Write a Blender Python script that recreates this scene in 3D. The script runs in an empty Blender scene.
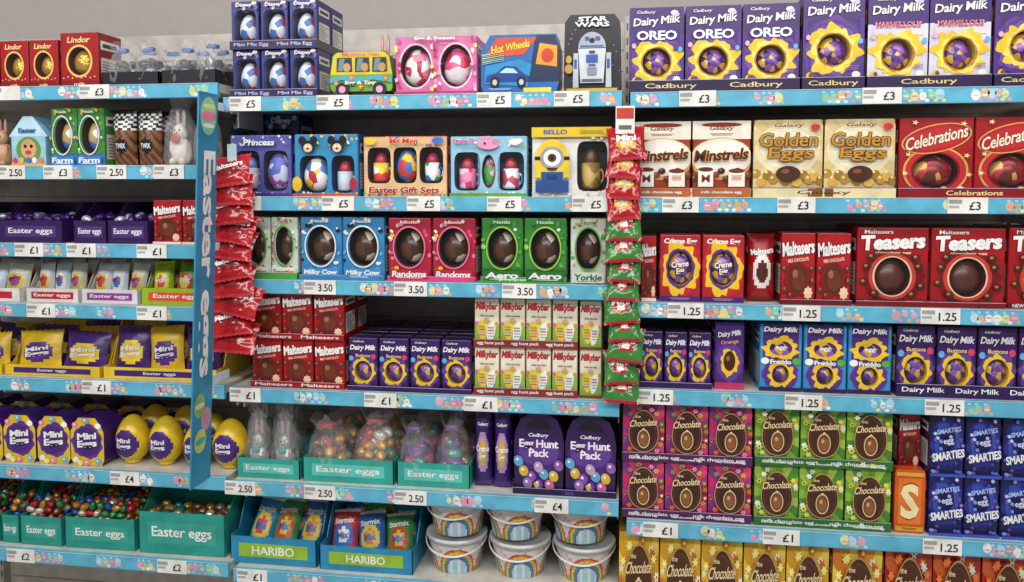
import bpy, math, random
from mathutils import Vector, Matrix, Euler
random.seed(7)
F=805.0; D=1.94; H=1.55; YAW=8.3; PITCH=3.5; PY=237.0
RM=Euler((math.radians(90-PITCH),0,math.radians(YAW)),'XYZ').to_matrix()
def W(px,py,y=0.0):
    d=RM@Vector(((px-512)/F,(PY-py)/F,-1)); t=(y+D)/d.y
    return d.x*t, H+d.z*t
sc=bpy.context.scene
cam=bpy.data.cameras.new('camera'); co=bpy.data.objects.new('camera',cam); sc.collection.objects.link(co)
co.location=(0,-D,H); co.rotation_euler=(math.radians(90-PITCH),0,math.radians(YAW))
cam.sensor_width=36; cam.lens=F*36/1024; cam.shift_y=-(291-PY)/1024; cam.clip_start=.02
sc.camera=co
try:
    sc.view_settings.view_transform='Standard'
except Exception: pass

# ---------------- materials
def lin(h):
    q=[int(h[i:i+2],16)/255 for i in (0,2,4)]
    if q[2]>q[0]>q[1]*1.15: q[0]*=1.06; q[2]*=.86     # ink purples are a little redder than pure RGB ones
    L=.3*q[0]+.59*q[1]+.11*q[2]; o=[]
    for c in q:
        c=min(1,L+(c-L)*.93); o.append(c/12.92 if c<=.04045 else ((c+.055)/1.055)**2.4)
    return (*o,1)
MC={}
def M(h,rough=.34,metal=0.0,var=.16,bump=0.0,bs=60):
    key=('M',h,rough,metal,bump)
    if key in MC: return MC[key]
    m=bpy.data.materials.new('print_'+h); m.use_nodes=True; nt=m.node_tree; b=nt.nodes['Principled BSDF']
    tc=nt.nodes.new('ShaderNodeTexCoord'); n=nt.nodes.new('ShaderNodeTexNoise'); n.inputs['Scale'].default_value=22; n.inputs['Detail'].default_value=2
    nt.links.new(tc.outputs['Object'],n.inputs['Vector'])
    r=nt.nodes.new('ShaderNodeValToRGB'); c=lin(h)
    r.color_ramp.elements[0].position=.35; r.color_ramp.elements[1].position=.65
    r.color_ramp.elements[0].color=(c[0]*(1-var),c[1]*(1-var),c[2]*(1-var),1)
    r.color_ramp.elements[1].color=(min(1,c[0]*(1+var*.4)),min(1,c[1]*(1+var*.4)),min(1,c[2]*(1+var*.4)),1)
    nt.links.new(n.outputs['Fac'],r.inputs['Fac']); nt.links.new(r.outputs['Color'],b.inputs['Base Color'])
    b.inputs['Roughness'].default_value=rough; b.inputs['Metallic'].default_value=metal
    if bump:
        v=nt.nodes.new('ShaderNodeTexNoise'); v.inputs['Scale'].default_value=bs; nt.links.new(tc.outputs['Object'],v.inputs['Vector'])
        bp=nt.nodes.new('ShaderNodeBump'); bp.inputs['Strength'].default_value=bump; bp.inputs['Distance'].default_value=.01
        nt.links.new(v.outputs['Fac'],bp.inputs['Height']); nt.links.new(bp.outputs['Normal'],b.inputs['Normal'])
    MC[key]=m; return m
def FO(h): return M(h,.28,.5,.15,.5,70)
def CONF(cols,scale=60,rough=.4,metal=0,bump=0):
    key=('C',tuple(cols),scale,rough,metal)
    if key in MC: return MC[key]
    m=bpy.data.materials.new('artwork_'+cols[0]); m.use_nodes=True; nt=m.node_tree; b=nt.nodes['Principled BSDF']
    tc=nt.nodes.new('ShaderNodeTexCoord'); v=nt.nodes.new('ShaderNodeTexVoronoi'); v.inputs['Scale'].default_value=scale
    nt.links.new(tc.outputs['Object'],v.inputs['Vector'])
    s=nt.nodes.new('ShaderNodeSeparateColor'); nt.links.new(v.outputs['Color'],s.inputs['Color'])
    r=nt.nodes.new('ShaderNodeValToRGB'); r.color_ramp.interpolation='CONSTANT'
    e=r.color_ramp.elements
    e[0].position=0; e[0].color=lin(cols[0]); e[1].position=1/len(cols); e[1].color=lin(cols[1])
    for i in range(2,len(cols)):
        x=e.new(i/len(cols)); x.color=lin(cols[i])
    nt.links.new(s.outputs[0],r.inputs['Fac']); nt.links.new(r.outputs['Color'],b.inputs['Base Color'])
    b.inputs['Roughness'].default_value=rough; b.inputs['Metallic'].default_value=metal
    MC[key]=m; return m
def CLEAR(a=.16,nm='clear',bm=1.0,g=.75):
    if nm in MC: return MC[nm]
    m=bpy.data.materials.new('film_'+nm); m.use_nodes=True; nt=m.node_tree; b=nt.nodes['Principled BSDF']
    b.inputs['Base Color'].default_value=(g,g,g*1.03,1); b.inputs['Roughness'].default_value=.1; b.inputs['Alpha'].default_value=a
    n=nt.nodes.new('ShaderNodeTexNoise'); n.inputs['Scale'].default_value=38
    tc=nt.nodes.new('ShaderNodeTexCoord'); nt.links.new(tc.outputs['Object'],n.inputs['Vector'])
    bp=nt.nodes.new('ShaderNodeBump'); bp.inputs['Strength'].default_value=bm; bp.inputs['Distance'].default_value=.012
    nt.links.new(n.outputs['Fac'],bp.inputs['Height']); nt.links.new(bp.outputs['Normal'],b.inputs['Normal'])
    MC[nm]=m; return m
def _m(x): return M(x) if isinstance(x,str) else x

PUR='3e1e80'; DPUR='2a1456'; YEL='efc216'; RED='b80f18'; WHT='f0eeea'; TEAL='22a090'; CHOC='3a1c10'; BLK='15131a'

# ---------------- text cache
TC={}
def TXT(s,bold):
    k=(s,bold)
    if k in TC: return TC[k]
    c=bpy.data.curves.new('t','FONT'); c.body=s; c.resolution_u=2; c.offset=bold; c.align_x='CENTER'; c.space_line=.85; c.space_character=.95
    o=bpy.data.objects.new('t',c); sc.collection.objects.link(o)
    dg=bpy.context.evaluated_depsgraph_get(); me=bpy.data.meshes.new_from_object(o.evaluated_get(dg))
    vs=[(v.co.x,v.co.y) for v in me.vertices]; fs=[]
    for p in me.polygons:
        f=list(p.vertices); a=sum(vs[f[i]][0]*vs[f[(i+1)%len(f)]][1]-vs[f[(i+1)%len(f)]][0]*vs[f[i]][1] for i in range(len(f)))
        fs.append(f if a>0 else f[::-1])
    x0=min(v[0] for v in vs);x1=max(v[0] for v in vs);y0=min(v[1] for v in vs);y1=max(v[1] for v in vs)
    vs=[((x-x0)/(x1-x0)-.5,(y-y0)/(y1-y0)-.5) for x,y in vs]
    bpy.data.objects.remove(o); bpy.data.curves.remove(c); bpy.data.meshes.remove(me)
    TC[k]=(vs,fs); return TC[k]

# ---------------- mesh builder
class B:
    def __init__(s): s.v=[];s.f=[];s.mi=[];s.sm=[];s.mats=[];s.ix={};s.T=None
    def m(s,mat):
        mat=_m(mat)
        if mat.name not in s.ix: s.ix[mat.name]=len(s.mats); s.mats.append(mat)
        return s.ix[mat.name]
    def add(s,vs,fs,mat,smooth=False):
        o=len(s.v)
        for v in vs: s.v.append(tuple(s.T@Vector(v)) if s.T is not None else tuple(v))
        one=not isinstance(mat,list); k=s.m(mat) if one else None
        for i,f in enumerate(fs):
            s.f.append([a+o for a in f]); s.mi.append(k if one else s.m(mat[i])); s.sm.append(smooth)
    def box(s,x0,x1,y0,y1,z0,z1,mat):
        s.add([(x0,y0,z0),(x1,y0,z0),(x1,y1,z0),(x0,y1,z0),(x0,y0,z1),(x1,y0,z1),(x1,y1,z1),(x0,y1,z1)],
          [(0,3,2,1),(4,5,6,7),(0,1,5,4),(1,2,6,5),(2,3,7,6),(3,0,4,7)],mat)
    def prism(s,pts,y0,y1,mat,side=None):
        n=len(pts); vs=[(x,y0,z) for x,z in pts]+[(x,y1,z) for x,z in pts]
        s.add(vs,[list(range(n)),list(range(2*n-1,n-1,-1))],mat)
        s.add(vs,[(i,i+n,(i+1)%n+n,(i+1)%n) for i in range(n)],side or mat)
    def egg(s,cx,cy,cz,rx,ry,rz,mat,rot=None,seg=14,rings=9,fn=None):
        vs=[];fs=[];ms=[]
        for i in range(rings+1):
            t=math.pi*i/rings; r=math.sin(t)*(1-.14*math.cos(t)); z=math.cos(t)
            for j in range(seg):
                a=2*math.pi*j/seg; v=Vector((rx*r*math.cos(a),ry*r*math.sin(a),rz*z))
                if rot: v=rot@v
                vs.append((cx+v.x,cy+v.y,cz+v.z))
        for i in range(rings):
            for j in range(seg):
                j2=(j+1)%seg; fs.append((i*seg+j,(i+1)*seg+j,(i+1)*seg+j2,i*seg+j2))
                ms.append(fn((j+.5)/seg,1-(i+.5)/rings) if fn else mat)
        s.add(vs,fs,ms,True)
    def lathe(s,prof,mat,cx=0,cy=0,cz=0,seg=28,fn=None,smooth=True,wob=0,sy=1):
        vs=[];fs=[];ms=[]; n=len(prof)
        for i,(r,z) in enumerate(prof):
            for j in range(seg):
                a=2*math.pi*j/seg; rr=r*(1+wob*random.uniform(-1,1)); vs.append((cx+rr*math.cos(a),cy+rr*sy*math.sin(a),cz+z))
        for i in range(n-1):
            for j in range(seg):
                j2=(j+1)%seg; fs.append((i*seg+j,i*seg+j2,(i+1)*seg+j2,(i+1)*seg+j)); ms.append(fn(j/seg,(i+.5)/(n-1)) if fn else mat)
        s.add(vs,fs,ms,smooth)
    def pouch(s,w,h,d,fn,nx=12,nz=14,cr=.002,label=None):
        E=lambda u,v:(max(0,math.sin(math.pi*u))**.5)*(max(0,math.sin(math.pi*v))**.6)
        for sg in (-1,1):
            vs=[];fs=[];ms=[]
            for j in range(nz+1):
                for i in range(nx+1):
                    u=i/nx;v=j/nz; edge=i in(0,nx) or j in(0,nz)
                    zz=v*h+(.0015*(-1)**i if j in(0,nz) else 0)
                    vs.append(((u-.5)*w*(1-.08*math.sin(math.pi*v)),sg*(d/2*E(u,v)+(0 if edge else random.uniform(-cr,cr*.5))),zz))
            for j in range(nz):
                for i in range(nx):
                    a=j*(nx+1)+i; q=(a,a+1,a+nx+2,a+nx+1); fs.append(q if sg<0 else q[::-1]); ms.append(fn((i+.5)/nx,(j+.5)/nz))
            s.add(vs,fs,ms,True)
        for L in (label or []):
            t,col,cv,tw,th,rot=L; vs,fs=TXT(t,.03); r=math.radians(rot); o=[]
            for a,b_ in vs:
                X=a*tw*w;Z=b_*th*h; x=X*math.cos(r)-Z*math.sin(r); z=cv*h+X*math.sin(r)+Z*math.cos(r)
                o.append((x,-(d/2*E(x/w+.5,z/h)+.0016),z))
            s.add(o,fs,col)
    def merge(s,b2,T):
        o=len(s.v); s.v+=[tuple(T@Vector(v)) for v in b2.v]
        for f_,m_,s_ in zip(b2.f,b2.mi,b2.sm): s.f.append([a+o for a in f_]); s.mi.append(s.m(b2.mats[m_])); s.sm.append(s_)
    def obj(s,name,loc=(0,0,0),rz=0):
        o=bpy.data.objects.new(name,s.mesh(name)); o.location=loc; o.rotation_euler=(0,0,rz); sc.collection.objects.link(o); return o
    def mesh(s,name):
        me=bpy.data.meshes.new(name); me.from_pydata(s.v,[],s.f)
        for m in s.mats: me.materials.append(m)
        me.polygons.foreach_set('material_index',s.mi); me.polygons.foreach_set('use_smooth',s.sm); me.update(); return me

def egg_in(mat,scale=.88,back=None,fn=None):
    def f(p,cx,cz,rx,rz,dep):
        p.egg(cx,dep*.5,cz,rx*scale,min(rx*.9,dep*.46),rz*scale,mat,fn=fn,seg=18,rings=12)
    return f
def mug_in(mat,eggm=None):
    def f(p,cx,cz,rx,rz,dep):
        r=min(rx*.66,dep*.42); h=rz*1.05; z0=cz-rz*.9
        p.lathe([(0,0),(r*.9,0),(r,h*.1),(r,h),(r*.9,h),(r*.88,h*.2),(0,h*.2)],mat,cx-rx*.1,dep*.5,z0,seg=18)
        n=8
        for i in range(n):
            a0=-math.pi/2+math.pi*i/n; a1=-math.pi/2+math.pi*(i+1)/n
            q=[(cx-rx*.1+r+.35*r*math.cos(a)*k,dep*.5+t,z0+h*.5+h*.3*math.sin(a)*k) for a in(a0,a1) for k in(1,.65) for t in(-.003,.003)]
            p.add(q,[(0,4,6,2),(1,3,7,5),(0,1,5,4),(2,6,7,3)],mat)
        p.egg(cx-rx*.1,dep*.5,z0+h*1.15,r*.8,r*.8,rz*.42,eggm or M('c23048'))
    return f

class Pack(B):
    def __init__(s,w,h,d,side,front,wins=(),back='2a2226',dep=None,outline=None,pane=True):
        super().__init__(); s.w=w;s.h=h;s.d=d;s.k=1
        c=min(.002,w*.03)
        if outline:
            s.prism([((u-.5)*w,v*h) for u,v in outline],0,d,front,side); return
        x=w/2
        ring=[(-x+c,0),(x-c,0),(x,c),(x,d-c),(x-c,d),(-x+c,d),(-x,d-c),(-x,c)]
        k=.985
        vs=[(a,b,0) for a,b in ring]+[(a,b,h-c) for a,b in ring]+[(a*k,d/2+(b-d/2)*k,h) for a,b in ring]
        fs=[list(range(7,-1,-1)),list(range(16,24))]
        for lv in(0,8):
            for i in range(8):
                if i==0 and lv==0: continue
                j=(i+1)%8; fs.append((lv+i,lv+j,lv+8+j,lv+8+i))
        s.add(vs,fs,side)
        s.box(-x*.96,x*.96,d*.5-.0008,d*.5+.0008,h,h+.0004,'8a7d78')
        for sg in(-1,1):
            xx=sg*(x+.0002)
            def sq(a,b_,c0,c1,m_,kk=0):
                q=[(xx+sg*.0001*kk,a*d,c0*h),(xx+sg*.0001*kk,b_*d,c0*h),(xx+sg*.0001*kk,b_*d,c1*h),(xx+sg*.0001*kk,a*d,c1*h)]
                s.add(q,[(0,1,2,3) if sg>0 else (3,2,1,0)],m_)
            sq(.12,.88,.12,.55,'d8d4cc'); sq(.12,.88,.7,.86,YEL if side in(PUR,DPUR) else 'e8e4dc')
            for i in range(7): sq(.18,.82-.1*(i%3),.16+i*.052,.175+i*.052,'55505a',1)
            sq(.2,.8,.74,.81,'3a2a50',1)
        x-=c; z1=h-c
        if not wins:
            s.add([(-x,0,0),(x,0,0),(x,0,z1),(-x,0,z1)],[(0,1,2,3)],front)
        else:
            cuts=[-x]+[((wins[i][0]+wins[i+1][0])/2-.5)*w for i in range(len(wins)-1)]+[x]
            dep=dep or min(d*.75,.06)
            for wi,(cu,cv,ru,rv,pw,fn) in enumerate(wins):
                xa,xb=cuts[wi],cuts[wi+1]; cx=(cu-.5)*w; cz=cv*h; rx=ru*w; rz=rv*h
                angs=[2*math.pi*i/36 for i in range(36)]+[math.atan2(zz-cz,xx-cx)%(2*math.pi) for xx in(xa,xb) for zz in(0,z1)]
                angs.sort(); n=len(angs); hv=[];ov=[]
                for a in angs:
                    ca,sa=math.cos(a),math.sin(a)
                    r=(abs(ca/rx)**pw+abs(sa/rz)**pw)**(-1/pw); hv.append((cx+r*ca,cz+r*sa))
                    t=1e9
                    if ca>1e-9:t=min(t,(xb-cx)/ca)
                    if ca<-1e-9:t=min(t,(xa-cx)/ca)
                    if sa>1e-9:t=min(t,(z1-cz)/sa)
                    if sa<-1e-9:t=min(t,(0-cz)/sa)
                    ov.append((cx+t*ca,cz+t*sa))
                vs=[(a,0,b) for a,b in ov]+[(a,0,b) for a,b in hv]+[(a,dep,b) for a,b in hv]
                s.add(vs,[(i,(i+1)%n,n+(i+1)%n,n+i) for i in range(n)],front)
                s.add(vs,[(n+i,n+(i+1)%n,2*n+(i+1)%n,2*n+i) for i in range(n)]+[list(range(2*n,3*n))],back)
                if pane: s.add([(a,.0012,b) for a,b in hv],[list(range(n))],CLEAR(.06,'pane',.35,.2))
                fn(s,cx,cz,rx,rz,dep)
    def poly(s,pts,mat):
        y=-.0003*s.k; s.k+=1; x=s.w/2
        s.add([(max(-x,min(x,a)),y,max(0,min(s.h,b))) for a,b in pts],[list(range(len(pts)))],mat)
    def rect(s,u0,v0,u1,v1,mat):
        w,h=s.w,s.h; s.poly([((u0-.5)*w,v0*h),((u1-.5)*w,v0*h),((u1-.5)*w,v1*h),((u0-.5)*w,v1*h)],mat)
    def pg(s,pts,mat): s.poly([((u-.5)*s.w,v*s.h) for u,v in pts],mat)
    def ell(s,cu,cv,ru,rv,mat,rot=0,n=22):
        r=math.radians(rot);cx=(cu-.5)*s.w;cz=cv*s.h;a_=ru*s.w;b_=rv*s.h;P=[]
        for i in range(n):
            t=2*math.pi*i/n;x=a_*math.cos(t);z=b_*math.sin(t); P.append((cx+x*math.cos(r)-z*math.sin(r),cz+x*math.sin(r)+z*math.cos(r)))
        s.poly(P,mat)
    def burst(s,cu,cv,ru,rv,mat,n=12,k=.75,rot=0):
        P=[]
        for i in range(2*n):
            t=math.pi*i/n+rot;q=1 if i%2==0 else k; P.append(((cu-.5+ru*q*math.cos(t))*s.w,(cv+rv*q*math.sin(t))*s.h))
        s.poly(P,mat)
    def splat(s,cu,cv,ri,rj,ro,rp,mat,seed=1,n=72,amp=.16):
        rnd=random.Random(seed); ph=[rnd.uniform(0,6.28) for _ in range(5)]
        y=-.0003*s.k; s.k+=1; vs=[]; x=s.w/2
        for i in range(n):
            t=2*math.pi*i/n; q=1+amp*(.4*math.sin(3*t+ph[0])+.45*math.sin(7*t+ph[1]+math.sin(2*t))+.3*math.sin(11*t+ph[2])+.2*math.sin(17*t+ph[3]))
            for a,b in((ri,rj),(ro*q,rp*q)):
                vs.append((max(-x,min(x,(cu-.5+a*math.cos(t))*s.w)),y,max(0,min(s.h,(cv+b*math.sin(t))*s.h))))
        s.add(vs,[(2*i,2*i+1,(2*i+3)%(2*n),(2*i+2)%(2*n)) for i in range(n)],mat)
    def ring(s,cu,cv,ri,rj,ro,rp,mat,n=36,k=1.0):
        y=-.0003*s.k; s.k+=1; vs=[]; x=s.w/2
        for i in range(n):
            t=2*math.pi*i/n; q=1 if i%3 else k
            for a,b in((ri,rj),(ro*q,rp*q)):
                vs.append((max(-x,min(x,(cu-.5+a*math.cos(t))*s.w)),y,max(0,min(s.h,(cv+b*math.sin(t))*s.h))))
        s.add(vs,[(2*i,2*i+1,(2*i+3)%(2*n),(2*i+2)%(2*n)) for i in range(n)],mat)
    def rays(s,cu,cv,mats,n=18,u0=0,u1=1,v0=0,v1=1):
        for i in range(n):
            P=[(cu,cv)]
            for a in (2*math.pi*i/n,2*math.pi*(i+.5)/n,2*math.pi*(i+1)/n):
                ca,sa=math.cos(a),math.sin(a);t=1e9
                if ca>1e-6:t=min(t,(u1-cu)/ca)
                if ca<-1e-6:t=min(t,(u0-cu)/ca)
                if sa>1e-6:t=min(t,(v1-cv)/sa)
                if sa<-1e-6:t=min(t,(v0-cv)/sa)
                P.append((cu+t*ca,cv+t*sa))
            s.pg(P,mats[i%len(mats)]); s.k-=1
        s.k+=1
    def lines(s,cu,cv,tw,n,mat,dv=.018):
        for i in range(n):
            q=tw*(.5-.08*(i%2)); s.rect(cu-q,cv-i*dv*1.0,cu+q,cv-i*dv+dv*.45,mat); s.k-=1
        s.k+=1
    def text(s,t,cu,cv,tw,th,mat,rot=0,shear=0,bold=.012,out=None):
        if out: s.text(t,cu,cv,tw*1.03,th*1.08,out,rot,shear,.05)
        vs,fs=TXT(t,bold); y=-.0003*s.k; s.k+=1; r=math.radians(rot)
        cx=(cu-.5)*s.w;cz=cv*s.h;W_=tw*s.w;H_=th*s.h; o=[]
        for a,b in vs:
            xx=a*W_+b*H_*shear; zz=b*H_; o.append((cx+xx*math.cos(r)-zz*math.sin(r),y,cz+xx*math.sin(r)+zz*math.cos(r)))
        s.add(o,fs,mat)

# ---------------- shelves
SHD={'L1':(100,86),'L2':(100,166),'L3':(100,244),'L4':(100,305),'L5':(100,380),'L6':(100,469),'L7':(100,553),
'C1':(423,95),'C2':(423,197),'C3':(423,282),'C4':(423,394),'C5':(423,490),'C6':(423,580),
'R1':(830,90),'R2':(830,198),'R3':(830,306),'R4':(830,395),'R5':(830,531),'R6':(830,655)}
BX={'L':(-2.02,-1.035),'C':(-1.02,-.02),'R':(.0,1.0)}
SZ={k:W(*v)[1] for k,v in SHD.items()}
DEPTH=.40
LAB={'L1':[(10,''),(98,'£3')],'L2':[(15,'2.50'),(62,'£3'),(115,'2.50'),(172,'£3')],'L3':[(33,'£1'),(85,'£1'),(155,'£1')],'L4':[(45,'£1'),(155,'£1')],
'L5':[(100,'£1')],'L6':[(128,'£4')],'L7':[(25,'£2'),(175,'£2')],
'C1':[(248,'£5'),(335,'£5'),(495,'£5'),(572,'£5')],'C2':[(248,'£5'),(340,'£5'),(425,'£5'),(505,'£5'),(590,'£5')],'C3':[(322,'3.50'),(412,'3.50'),(520,'3.50')],
'C4':[(248,'£1'),(382,'£1'),(482,'£1')],'C5':[(243,'2.50'),(322,'2.50'),(412,'2.50'),(552,'£4')],'C6':[(255,'£1')],
'R1':[(697,'£3'),(880,'£3')],'R2':[(680,'£3'),(795,'£3'),(965,'£3')],'R3':[(685,'1.25'),(800,'1.25'),(938,'1.25')],'R4':[(655,'1.25'),(802,'1.25'),(942,'1.25')],
'R5':[(660,'£1'),(780,'£1'),(940,'1.25')],'R6':[]}
STR=M('58b0cf',.35); PAST=['e49ab4','e4d480','e8e6e0','8cc8a0','d88ab0','a8d4e6','bc9ccc','e0a878']
for k,z in SZ.items():
    x0,x1=BX[k[0]]; b=B()
    xm=(x0+x1)/2; w=(x1-x0)/2
    b.box(-w,w,0,DEPTH,-.022,0,'c6c0b6'); b.box(-w,w,-.012,0,-.035,.001,STR)
    b.box(-w,w,-.013,-.012,-.0005,.001,'b0ccd8'); b.box(-w,w,-.013,-.012,-.035,-.0335,'3c90ac')
    for sx in(-w+.001,w-.004): b.prism([(sx,-.07),(sx+.003,-.07),(sx+.003,-.022),(sx,-.022)],.06,DEPTH,'cfc8bc')
    x=-w+.02
    def strip_ell(cx,cz,rx,rz,mat,yy):
        n=14; b.add([(cx+rx*math.cos(2*math.pi*i/n),yy,cz+rz*math.sin(2*math.pi*i/n)) for i in range(n)],[list(range(n))],mat)
    while x<w-.03:
        for q in range(random.randint(3,6)):
            if x>w-.02: break
            c=random.choice(PAST); r=random.uniform(.006,.011)
            strip_ell(x,random.uniform(-.022,-.012),r,min(.012,r*1.25),M(c),-.0123); strip_ell(x,-.018,r*.75,.002,M(random.choice(PAST)),-.0126)
            strip_ell(x+.009,-.028,.005,.004,M(random.choice(PAST)),-.0124); strip_ell(x-.004,-.006,.004,.003,M('9ad4e8'),-.0124)
            x+=random.uniform(.013,.02)
        x+=random.uniform(.05,.13)
    for px,t in LAB[k]:
        lx=W(px,SHD[k][1]+7)[0]-xm
        b.box(lx-.042,lx+.042,-.0155,-.0128,-.034,.002,'e6e4de')
        b.box(lx-.040,lx-.012,-.016,-.0155,-.012,-.003,'9a9a98'); b.box(lx-.040,lx-.018,-.016,-.0155,-.022,-.016,'aaaaa8')
        if t:
            vs,fs=TXT(t,.01); tw=.024 if len(t)<3 else .038
            b.add([(lx+.015+q*tw,-.0162,-.017+r*.019) for q,r in vs],fs,'1a1a1c')
    b.obj('store_shelf',(xm,0,z))
for k,(x0,x1) in BX.items():
    b=B(); b.box(x0-.005,x1+.005,DEPTH+.002,DEPTH+.02,.0,2.02,'bcb5ab')
    z=.2
    while z<2.0: b.box(x0,x1,DEPTH+.0005,DEPTH+.002,z,z+.003,'8f887e'); z+=.06
    b.box(x0,x1,.0,DEPTH,0,.12,'b9b3aa')
    b.obj('gondola_back_panel')
b=B()
for x in(-1.0275,-.010,1.012,-2.035):
    b.box(x-.006,x+.006,DEPTH-.03,DEPTH+.0005,.121,2.03,'a9a39a')
    z=.15
    while z<2.0: b.box(x-.002,x+.002,DEPTH-.031,DEPTH-.03,z,z+.02,'3a3733'); z+=.04
b.obj('gondola_upright')
b=B(); b.box(-4,4,.55,.65,0,3.4,M('a8a09a',.8,0,.03)); b.obj('wall_back')
b=B(); b.box(-4,4,-4.5,.65,-.1,0,M('b9b4aa',.3)); b.obj('floor')

# ---------------- placement
def row(name,fn,key,p0,p1,n,pt,d=.1,rows=2,yf=.018,stack=1,tray=None,pb=None,gap=.0018,zoff=0,j=1.0):
    zs=SZ[key]+.0008+zoff; pm=(pt+(pb or SHD[key][1]))/2
    X0=W(p0,pm,yf)[0]; X1=W(p1,pm,yf)[0]; zt=W((p0+p1)/2,pt,yf)[1]
    w=(X1-X0)/n; tb=.002 if tray else 0; h=(zt-zs)/stack-tb
    fns=fn if isinstance(fn,list) else [fn]
    meshes=[f(w-2*gap,h-.0006,d).mesh(name) for f in fns]
    for s in range(stack):
        z=zs+s*(h+tb)
        if tray:
            col,th,txt,tcol=tray; t=B(); hw=(X1-X0)/2-.0005; D2=(d+.006)*rows
            t.box(-hw,hw,-.008,-.006,0,th,col); t.box(-hw,hw,-.006,D2,0,.0015,col)
            t.box(-hw,-hw+.0008,-.006,D2,.0015,th,col); t.box(hw-.0008,hw,-.006,D2,.0015,th,col)
            t.box(-hw,hw,-.0082,-.008,th-.001,th,'b8b0c4')
            if txt:
                m=max(1,int(round(n/1.5))) 
                for i in range(m):
                    vs,fs=TXT(txt,.01); ww=min(.12,(2*hw/m)*.8); t.add([(-hw+(i+.5)*2*hw/m+a*ww,-.0085,th*.5+c*th*.5) for a,c in vs],fs,tcol)
            t.obj('cardboard_display_tray',((X0+X1)/2,yf,z))
        for r in range(rows):
            for i in range(n):
                o=bpy.data.objects.new(name,meshes[(i)%len(meshes)]); sc.collection.objects.link(o)
                o.location=(X0+w*(i+.5)+(random.uniform(-.0005,.0005)),yf+r*(d+.006)+(random.uniform(0,.004)),z+tb)
                o.rotation_euler=(0,0,math.radians(random.uniform(-1.1,1.1)*j))

# ---------------- designs
FP=CONF(['4a2498','6a3ab8','351680','d8b020','5a2ca8','8a5ac8'],75,.3,.2)
GOLD=FO('d8a83a')
def d_milk(base=PUR,sub=None,subc='f4f2ee',subo='2a66c8',mid=None,win=.36,top='Cadbury',sh=.11,seed=1):
    def f(w,h,d):
        p=Pack(w,h,d,base,base,wins=[(.5,win,.26,.165,2,egg_in(FP,.97))],back='d8a818',dep=.045)
        if mid:
            p.ring(.5,win,.26,.165,.5,.36,mid,k=1); p.rect(0,win+.3,1,1,base); p.rect(0,.1,.08,win+.32,mid);p.rect(.92,.1,1,win+.32,mid)
        if not(mid and mid.startswith('d')):
            for i in range(3): p.splat(.5,win,.3,.2,.5-.03*i,.33-.03*i,['5a36a8','4a2798','6a48b8'][i],seed+9+i,amp=.1)
        else: p.rect(.08,.1,.92,.16,mid); p.rect(.08,win+.2,.92,win+.31,mid)
        p.splat(.5,win,.26,.165,.42,.25,YEL,seed,amp=.24); p.splat(.5,win,.26,.165,.34,.21,'f4dc58',seed+3,amp=.16)
        p.splat(.5,win,.26,.165,.285,.18,'b87a14',seed+5,amp=.04)
        p.text(top,.3,.94,.34,.045,WHT,0,.3)
        p.text('Dairy Milk',.5,.83,.86,.12,WHT,4,.15,.02)
        p.ell(.82,.93,.07,.03,'e8e4f4'); p.ell(.86,.91,.05,.025,'c8c0e4')
        if sub: p.text(sub,.5,.67,.74,sh,subc,0,0,.03,out=subo)
        p.ell(.5,.105,.24,.04,'6a40b8'); p.text('chocolate egg',.5,.105,.38,.026,WHT)
        p.burst(.87,.15,.08,.045,'f0eee8'); p.ell(.11,.14,.06,.045,'e8c020'); p.ell(.13,.15,.035,.03,'7a4a20'); p.lines(.84,.24,.16,3,'8a70c8')
        p.ell(.08,.55,.04,.03,'d8b0e8'); p.ell(.93,.5,.04,.03,'5ab0e0')
        return p
    return f
def d_minstrels(w,h,d):
    p=Pack(w,h,d,'5a2010','9a3412',wins=[])
    p.rect(0,.76,1,1,'eae0ce'); p.ell(.5,.95,.35,.03,'8a1c18'); p.text('Galaxy',.5,.9,.42,.07,'6a2a18',0,.3); p.lines(.5,.83,.4,2,'a8845a')
    p.ell(.5,.5,.56,.28,'d8904a'); p.ell(.5,.52,.52,.25,'efe4d0'); p.ell(.5,.52,.47,.21,'f6efe2')
    for i in range(11): p.ell(.04+.092*i,.29+.05*((i*7)%3-1),.065,.04,['5a2a18','7a3a20','44190e'][i%3]); p.ell(.025+.092*i,.305+.05*((i*7)%3-1),.02,.012,'b07850')
    p.text('Minstrels',.5,.55,.92,.15,'4a1a10',3,.2,.03,out='e0a040')
    p.rect(.1,.13,.36,.36,'efe8dc'); p.ell(.23,.36,.13,.03,'5a2a18'); p.text('M',.23,.24,.14,.1,'8a3018'); p.rect(.62,.13,.9,.34,'f0e4d0'); p.ell(.76,.34,.14,.03,'6a3018'); p.lines(.76,.27,.18,4,'b86a38')
    p.rect(0,.0,1,.11,'b85a1c'); p.text('milk chocolate egg',.5,.055,.7,.045,WHT); return p
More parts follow.
